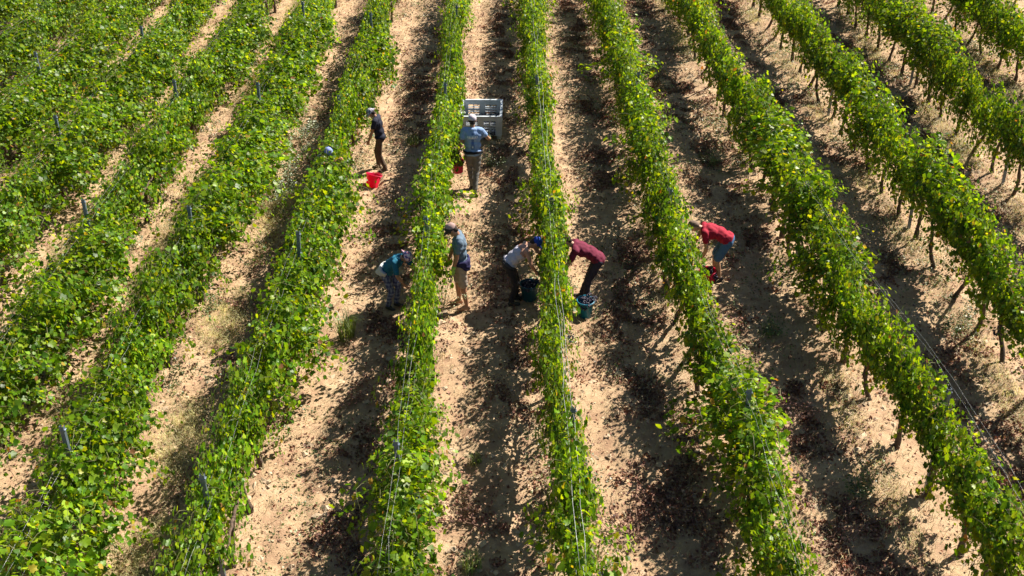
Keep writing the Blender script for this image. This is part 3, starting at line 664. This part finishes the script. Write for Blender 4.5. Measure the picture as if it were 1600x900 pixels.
    # trousers or shorts
    b = bmesh.new(); ell(b, pel - f1 * .012 - t1 * .02, (f1, YV, t1), (.128 * fw, .172 * fw, .12))
    for k in (1, -1):
        hp, kn, ank, el, wr = J[k]
        if leglen == 'long': cap_prim(b, hp, kn, .098 * fw, .073); cap_prim(b, kn, ank + V3((0, 0, .03)), .073, .058)
        else: cap_prim(b, hp, hp.lerp(kn, .92 if leglen == 'knee' else .78), .102 * fw, .088)
    put('trousers' if leglen == 'long' else 'shorts', b, .014, M_CLOTH, legs, 3, .004, legs_fn)
    for k in (1, -1):
        hp, kn, ank, el, wr = J[k]; b = bmesh.new(); cap_prim(b, ank + V3((-.035, 0, -.045)), ank + V3((.15, k * .014, -.052)), .042, .037); cap_prim(b, ank + V3((-.02, 0, -.02)), ank + V3((.05, 0, -.03)), .045, .042)
        put('shoe', b, .010, M_LEATHER, shoe, 2)
        b = bmesh.new(); ell(b, hd + f4 * .0885 + YV * k * .03 + t4 * .012, (f4, YV, t4), (.006, .012, .007), 8); me = bm_mesh('eye', b, M_LEATHER); set_col(me, np.tile((.02, .015, .01), (len(me.vertices), 1))); o = link('eye', me, root); o.scale = (s, s, s)
        if k in gloves:
            d = (wr - el).normalized(); n = YV * -k; n = (n - d * n.dot(d)).normalized(); sd = d.cross(n).normalized(); sd = -sd if sd.x < 0 else sd; c = curl[0 if k == 1 else 1]
            b = bmesh.new(); cap_prim(b, wr - d * .05, wr, .042, .036); ell(b, wr + d * .05, (d, sd, n), (.064, .048, .026))
            for off, ln in ((.031, .074), (.010, .084), (-.011, .078), (-.030, .062)):
                a0 = wr + d * .088 + sd * off; d1 = (d * math.cos(c * .6) + n * math.sin(c * .6)).normalized(); a1 = a0 + d1 * ln * .5; d2 = (d * math.cos(c * 1.5) + n * math.sin(c * 1.5)).normalized(); cap_prim(b, a0 - d * .02, a1, .014, .0135, 8); cap_prim(b, a1, a1 + d2 * ln * .5, .0135, .012, 8)
            b0 = wr + d * .030 + sd * .034; b1 = b0 + (d * .6 + sd * .7 + n * .3).normalized() * .047; cap_prim(b, b0, b1, .017, .016, 8); cap_prim(b, b1, b1 + (d * .9 + sd * .15 + n * .4).normalized() * .034, .016, .013, 8)
            put('glove', b, .008, M_CLOTH, glove_col, 1)
    if hair:
        b = bmesh.new(); ell(b, hd + t4 * .022 - f4 * .018, (f4, YV, t4), (.095, .084, .108)); ell(b, hd - f4 * .05 - t4 * .035, (f4, YV, t4), (.05, .066, .06)); put('hair', b, .010, M_CLOTH, hair, 2, .003)
    hc = hd + t4 * .045
    if hat:
        b = bmesh.new()
        def dome(rx, ry, rz, c):
            M = Matrix.Translation(c) @ Matrix(((f4.x, YV.x, t4.x), (f4.y, YV.y, t4.y), (f4.z, YV.z, t4.z))).to_4x4() @ Matrix.Diagonal((rx, ry, rz, 1))
            r = bmesh.ops.create_uvsphere(b, u_segments=24, v_segments=14, radius=1, matrix=M)
        if hat == 'cap':
            dome(.112, .094, .095, hc - f4 * .004); ell(b, hc + f4 * .115 - t4 * .012, (f4, YV, t4), (.085, .075, .011))
        elif hat == 'bucket':
            dome(.112, .096, .09, hc); 
            for r_, dz in ((.105, -.005), (.125, -.02), (.145, -.038)):
                for j in range(28):
                    a = 2 * math.pi * j / 28; ell(b, hc + f4 * math.cos(a) * r_ + YV * math.sin(a) * r_ * .9 + t4 * dz, (f4, YV, t4), (.018, .02, .009), 6)
        elif hat == 'scarf':
            dome(.115, .098, .10, hc - f4 * .01); ell(b, hc - f4 * .085 - t4 * .035, (f4, YV, t4), (.05, .055, .06)); cap_prim(b, hc - f4 * .11 - t4 * .06, hc - f4 * .16 - t4 * .12 + YV * .03, .025, .015)
        put({'cap': 'cap', 'bucket': 'bucket_hat', 'scarf': 'headscarf'}[hat], b, .008, M_CLOTH, hat_col, 2, 0, hat_fn)
    if waist:
        cw, nm, back = waist; b = bmesh.new()
        for a in np.linspace(-2.0, 2.0, 31):
            q = pel + t1 * .03 - f1 * math.cos(a) * .145 * fw + YV * math.sin(a) * .19 * fw; rb = .03 if back > .05 else .016; cap_prim(b, q + t1 * rb, q - t1 * (back * max(0, math.cos(a * .9)) + .02), rb, rb)
        put(nm, b, .014, M_CLOTH, cw, 3, .005)
    hp_ = Matrix.Translation(p) @ Matrix.Rotation(facing, 4, 'Z') @ (hd * s); pe_ = Matrix.Translation(p) @ Matrix.Rotation(facing, 4, 'Z') @ (pel * s); print('PERSON', label[:28], [int(a) for a in proj(hp_)], [int(a) for a in proj(pe_)])
    def W(v): return root.matrix_basis @ (Vector(v) * s)
    return root, {k: (Matrix.Translation(p) @ Matrix.Rotation(facing, 4, 'Z')) @ (J[k][4] * s) for k in (1, -1)}, {'hd': hd * s}

PI = math.pi
def patch_fn(cols2, scale, seed):
    rr = np.random.RandomState(seed); D = rr.randn(4, 3); D /= np.linalg.norm(D, axis=1, keepdims=True); ph = rr.rand(4) * 6
    def fn(co, c):
        h = sum(np.sin(co @ D[k] * scale * (1 + .3 * k) + ph[k]) for k in range(4)); q = np.floor(np.clip((h + 2) / 4, 0, .999) * len(cols2)).astype(int); return np.array(cols2)[q]
    return fn
def blue_print(co, c):
    # faded back print: a line of small white letters over a dark figure, and a worn rear pattern below
    c = c.copy(); x, y, z = co[:, 0], co[:, 1], co[:, 2]; back = x < 0.02
    word = back & (np.abs(z - 1.325) < .017) & (np.abs(y) < .115) & (np.floor((y + .115) / .0115).astype(int) % 3 != 2); c[word] = (.75, .77, .8)
    line = back & (np.abs(z - 1.293) < .005) & (np.abs(y) < .10); c[line] = (.62, .52, .55)
    fig = back & (((np.abs(y) < .022) & (np.abs(z - 1.21) < .06)) | ((np.abs(y) < .05 - .25 * np.abs(z - 1.1)) & (np.abs(z - 1.11) < .07)) | ((np.hypot(y, (z - 1.385)) < .022))); c[fig] = (.09, .16, .38)
    spot = back & (np.hypot(y, z - 1.10) < .02); c[spot] = (.42, .5, .66)
    return c
def tank_fn(co, c):
    c = c.copy(); rel = co[:, 2] * .72 - co[:, 0] * .70; return c
P1, H1, _ = person(596, 266, PI - .15, 'standing man in navy t-shirt and black-and-white bucket hat, looking down', 1.60, .13, -.02, .93, .75,
    {1: (.23, .22, .86), -1: (.26, -.16, .88)}, {1: (-.10, .09), -1: (.12, -.09)}, shirt=(.014, .016, .034), legs=(.095, .065, .045), shoe=(.10, .07, .05), hat='bucket', hat_col=(.4, .4, .45),
    hat_fn=patch_fn([(.02, .02, .05), (.65, .62, .68), (.03, .03, .08), (.55, .52, .6)], 75, 3), seed=1)
P2, H2, _ = person(740, 297, PI / 2 + .03, 'man in light blue t-shirt walking away with a red bucket of grapes', 1.80, .10, 0, .94, .25,
    {1: (-.08, .33, .92), -1: (.36, -.38, 1.10)}, {1: (.12, .03), -1: (-.22, -.03, .04)}, shirt=(.22, .33, .56), shirt_fn=blue_print, legs=(.15, .145, .14), shoe=(.03, .028, .03), hat='cap', hat_col=(.50, .44, .50),
    gloves=(1, -1), glove_col=(.07, .10, .05), waist=((.015, .015, .02), 'belt', .01), fat=1.13, seed=2, curl=(1.5, .8))
P3, H3, _ = person(616, 481, -0.5, 'woman in teal shirt and patterned headscarf bending into the vines', 1.54, .74, -.12, .90, .5,
    {1: (.50, .12, .85), -1: (.42, -.17, .78)}, {1: (.03, .1), -1: (-.05, -.1)}, shirt=(.012, .12, .20), sleeve=.75, legs=(.07, .085, .17), legs_fn=patch_fn([(.05, .06, .15), (.10, .12, .22), (.20, .22, .32)], 60, 5), hat='scarf', hat_col=(.5, .4, .5),
    hat_fn=patch_fn([(.10, .08, .25), (.70, .60, .68), (.62, .12, .2), (.72, .66, .72)], 70, 6), waist=((.50, .50, .50), 'waist_cloth', .16), fat=1.1, seed=3)
P4, H4, _ = person(722, 482, PI + .1, 'man in grey t-shirt and beige shorts standing with green glove', 1.79, .05, 0, .95, .75,
    {1: (.17, .22, .84), -1: (.22, -.20, .86)}, {1: (-.05, .12), -1: (.07, -.12)}, shirt=(.11, .16, .22), sleeve=.62, legs=(.34, .28, .24), leglen='knee', shoe=(.42, .24, .15), hat='cap', hat_col=(.33, .22, .20),
    hat_fn=lambda co, c: np.where((co[:, 2:3] < co[:, 2].max() - .085), (.035, .03, .03), c), gloves=(1,), glove_col=(.28, .50, .10), waist=((.018, .016, .07), 'waist_cloth', .15), skin=(.36, .18, .11), seed=4, curl=(1.2, .8))
P5, H5, _ = person(805, 474, 0.1, 'woman in pale tank top and blue cap bending over the vines', 1.62, .78, -.12, .92, .35,
    {1: (.55, .14, .98), -1: (.40, -.2, .80)}, {1: (.06, .11), -1: (-.06, -.11)}, shirt=(.46, .44, .52), tank=True, legs=(.018, .018, .026), hat='cap', hat_col=(.012, .05, .32), fat=1.15, skin=(.42, .22, .15), seed=5,
    shirt_fn=None, waist=((.03, .035, .05), 'belt', .0))
P6, H6, _ = person(911, 467, PI - .08, 'man in maroon t-shirt bending over behind the teal bucket', 1.76, 1.02, -.24, .91, -.05,
    {1: (.43, .16, .72), -1: (.50, -.2, .85)}, {1: (-.02, .1), -1: (.05, -.1)}, shirt=(.13, .010, .035), sleeve=.6, legs=(.030, .026, .048), hair=(.035, .022, .015), skin=(.42, .24, .16), seed=6)
P7, H7, _ = person(1118, 438, PI - .12, 'man in red t-shirt and denim shorts bending deep into the vines', 1.74, 1.17, -.13, .90, .15,
    {1: (.30, .17, .58), -1: (.45, -.2, .70)}, {1: (-.03, .09), -1: (.06, -.09)}, shirt=(.29, .008, .028), sleeve=.5, legs=(.05, .13, .27), leglen='knee', shoe=(.05, .04, .04), hair=(.16, .11, .08), skin=(.43, .24, .15), fat=1.12, seed=7)
# the eighth picker, nearly swallowed by the leaves: only a blue cap and a bare arm show
q = at(493, 245, 1.45); q.z = gz(q.x, q.y); q.x = rowx(-.355) - .13
P8, H8, _ = person(0, 0, -.15, 'picker almost hidden in the leaves, blue cap and bare arm showing', 1.72, .36, -.20, .92, .5,
    {1: (.30, .2, 1.1), -1: (.42, -.34, 1.50)}, None, shirt=(.10, .16, .12), legs=(.05, .05, .06), hat='cap', hat_col=(.22, .27, .62), seed=8, skin=(.40, .18, .10), loc=Vector((q.x, q.y, gz(q.x, q.y))))

# ------------------------------------------------------------------ buckets and the bin
def lathe(bm, prof, n=36, sx=1.0):
    rings = [[bm.verts.new((math.cos(2 * math.pi * j / n) * r * sx, math.sin(2 * math.pi * j / n) * r, z)) for j in range(n)] for r, z in prof]
    for a, b in zip(rings[:-1], rings[1:]):
        for j in range(n): bm.faces.new((a[j], a[(j + 1) % n], b[(j + 1) % n], b[j]))
    bm.faces.new(rings[0][::-1]); bm.faces.new(rings[-1])
def bucket(loc, mat, label, R=.175, Hh=.30, rz=0.0, tilt=0.0, handle=0.0, sx=1.0, grapes=0, gl=None, seed=0, hmat=None):
    """handle: angle of the bail from the vertical"""
    r = empty('bucket', loc, rz); r.rotation_euler.y = tilt; tag(r, label, 'bucket', 'harvest buckets'); bm = bmesh.new(); b = R * .76
    lathe(bm, [(b * .9, 0), (b, .006), (R * .965, Hh - .03), (R * 1.0, Hh - .028), (R * 1.05, Hh - .02), (R * 1.05, Hh), (R * .985, Hh), (R * .95, Hh - .012), (b * .97, .012), (b * .5, .010)], 40, sx)
    link('shell', bm_mesh('bucket_shell', bm, mat), r)
    for s in (-1, 1):
        bm = bmesh.new(); bmesh.ops.create_cube(bm, size=1, matrix=Matrix.Translation((0, s * R * 1.06, Hh - .035)) @ Matrix.Diagonal((.045, .02, .05, 1))); bmesh.ops.bevel(bm, geom=bm.edges[:], offset=.005, segments=1, affect='EDGES'); link('handle_lug', bm_mesh('handle_lug', bm, mat), r)
    pts = [(math.sin(handle) * math.sin(t) * R * 1.05, math.cos(t) * R * 1.09, Hh - .035 + math.cos(handle) * math.sin(t) * R * 1.05) for t in np.linspace(0, math.pi, 17)]
    V, Fc = tube_np(pts, np.full(17, .0055), 6); link('handle', np_mesh('bucket_handle', V, Fc, hmat or M_DARKMETAL), r)
    rr = random.Random(seed); M = Matrix.Translation(loc) @ r.rotation_euler.to_matrix().to_4x4()
    for i in range(grapes):
        a = i * 2.4 + rr.random(); q = math.sqrt((i + .3) / grapes) * R * .68; g = link('grape_bunch', BUNCH[rr.randrange(4)])
        g.location = M @ Vector((math.cos(a) * q * sx, math.sin(a) * q, Hh - .035 - .03 * rr.random())); g.rotation_euler = (rr.uniform(1.1, 2.0), rr.uniform(-.3, .3), rr.random() * 6.28); g.scale = (1.15, 1.15, 1.0)
        tag(g, gl, 'grapes', 'grape bunches in ' + gl.split(' in ')[-1])
    return r
p = on_ground(581, 290); bucket(p, M_RED, 'empty red bucket on the ground before the navy-shirted man', .178, .31, .9, .34, 1.25, 1.0, hmat=M_RED)
hh = H2[1]; bucket(Vector((hh.x - .01, hh.y + .08, hh.z - .47)), M_RED, 'red bucket of grapes carried by the man in light blue', .155, .285, .0, -.08, 0.0, 1.0, 9, 'dark grape bunch heaped in the carried red bucket', 2)
p = on_ground(914, 493); bucket(p, M_TEAL, 'teal bucket of grapes on the ground before the maroon-shirted man', .175, .34, .2, 0, 1.35, .9, 11, 'dark grape bunch heaped in the teal bucket on sunny soil', 3)
p = on_ground(827, 470); bucket(p, M_DTEAL, 'dark teal bucket in the shade at the blue-capped woman\'s feet', .18, .34, .2, 0, 1.4, 1.0, 10, 'dark grape bunch heaped in the shaded dark teal bucket', 4)
p = on_ground(1106, 442); bucket(p, M_RED, 'red bucket of grapes beside the red-shirted man\'s feet', .165, .30, .2, -.1, .35, 1.0, 9, 'dark grape bunch heaped in red bucket by the red-shirted man', 5)
g = link('grape_bunch', BUNCH[1]); h = H4[1]; g.location = h + Vector((-.06, 0, -.10)); tag(g, 'dark grape bunch held in the grey-shirted man\'s green glove', 'grapes')

# pallet bin: solid posts and rails, barred window openings, feet, open top
def box(bm, x0, x1, y0, y1, z0, z1):
    bmesh.ops.create_cube(bm, size=1, matrix=Matrix.Translation(((x0 + x1) / 2, (y0 + y1) / 2, (z0 + z1) / 2)) @ Matrix.Diagonal((x1 - x0, y1 - y0, z1 - z0, 1)))
ZT = .62; Z0 = .10; pl = at(719.5, 184, ZT); pr = at(784.5, 184, ZT); W = (pr - pl).length; D = 1.2
bin_ = empty('harvest_bin', Vector(((pl.x + pr.x) / 2, pl.y + D / 2, gz(pl.x, pl.y + .5))), -.02); tag(bin_, 'big pale grey plastic harvest bin with barred openings on the ground', 'bin')
def wall(length, T=.045):
    """wall in its own frame: x along, y thickness 0..T"""
    bm = bmesh.new(); h = length / 2; e = .15; mid = .075; w1 = Z0 + .12; w2 = ZT - .13
    box(bm, -h, h, 0, T, ZT - .13, ZT - .03); box(bm, -h, h, 0, T, Z0, w1)
    for a, b in ((-h, -h + e), (-mid, mid), (h - e, h)): box(bm, a, b, 0, T, w1, w2)
    for a, b in ((-h + e, -mid), (mid, h - e)):
        box(bm, (a + b) / 2 - .012, (a + b) / 2 + .012, .006, T - .006, w1, w2)
        for k in range(1, 4): z = w1 + (w2 - w1) * k / 4; q = .028 if k == 2 else .010; box(bm, a, (a + b) / 2 - .012, .009, T - .009, z - q, z + q); box(bm, (a + b) / 2 + .012, b, .009, T - .009, z - q, z + q)
    for a in np.linspace(-h + .03, -h + e - .02, 3): box(bm, a - .006, a + .006, -.007, 0, Z0, ZT - .03); box(bm, -a - .006, -a + .006, -.007, 0, Z0, ZT - .03)
    return bm
hw = W / 2; T = .045
for (L_, x_, y_, rz_) in ((W, 0, -D / 2, 0), (W, 0, D / 2, PI), (D - 2 * T - .004, -hw, 0, -PI / 2), (D - 2 * T - .004, hw, 0, PI / 2)):
    o = link('wall', bm_mesh('bin_wall', wall(L_), M_BIN, False), bin_); o.location = (x_, y_, 0); o.rotation_euler = (0, 0, rz_)
bm = bmesh.new(); R_ = .048
box(bm, -hw - .012, hw + .012, -D / 2 - .012, -D / 2 + R_, ZT - .03, ZT); box(bm, -hw - .012, hw + .012, D / 2 - R_, D / 2 + .012, ZT - .03, ZT)
box(bm, -hw - .012, -hw + R_, -D / 2 + R_, D / 2 - R_, ZT - .03, ZT); box(bm, hw - R_, hw + .012, -D / 2 + R_, D / 2 - R_, ZT - .03, ZT); link('rim', bm_mesh('bin_rim', bm, M_BIN, False), bin_)
bm = bmesh.new(); box(bm, -hw + T + .003, hw - T - .003, -D / 2 + T + .003, D / 2 - T - .003, Z0 + .002, Z0 + .04); link('floor_panel', bm_mesh('bin_floor', bm, M_BIN, False), bin_)
for x_ in (-hw + .07, 0, hw - .07):
    bm = bmesh.new(); box(bm, x_ - .06, x_ + .06, -D / 2 + .02, D / 2 - .02, -.02, Z0 - .001); bmesh.ops.bevel(bm, geom=bm.edges[:], offset=.012, segments=1, affect='EDGES'); link('skid', bm_mesh('bin_skid', bm, M_BIN, False), bin_)
rr = random.Random(9); MB = Matrix.Translation(bin_.location) @ Matrix.Rotation(-.02, 4, 'Z')
nx_, ny_ = 6, 7
for i in range(nx_):
    for j in range(ny_):
        for lay in range(1):
            g = link('grape_bunch', BUNCH[rr.randrange(4)]); g.scale = (1.5, 1.5, 1.25)
            g.location = MB @ Vector((-hw + .12 + (W - .24) * (i + rr.uniform(-.2, .2)) / (nx_ - 1), -D / 2 + .12 + (D - .24) * (j + rr.uniform(-.2, .2)) / (ny_ - 1), Z0 + .10 + lay * .11 + rr.uniform(0, .03))); g.rotation_euler = (rr.uniform(1.2, 1.9), rr.uniform(-.3, .3), rr.random() * 6.28)
            tag(g, 'dark grape bunch piled inside the grey harvest bin', 'grapes', 'grape bunches in the harvest bin')
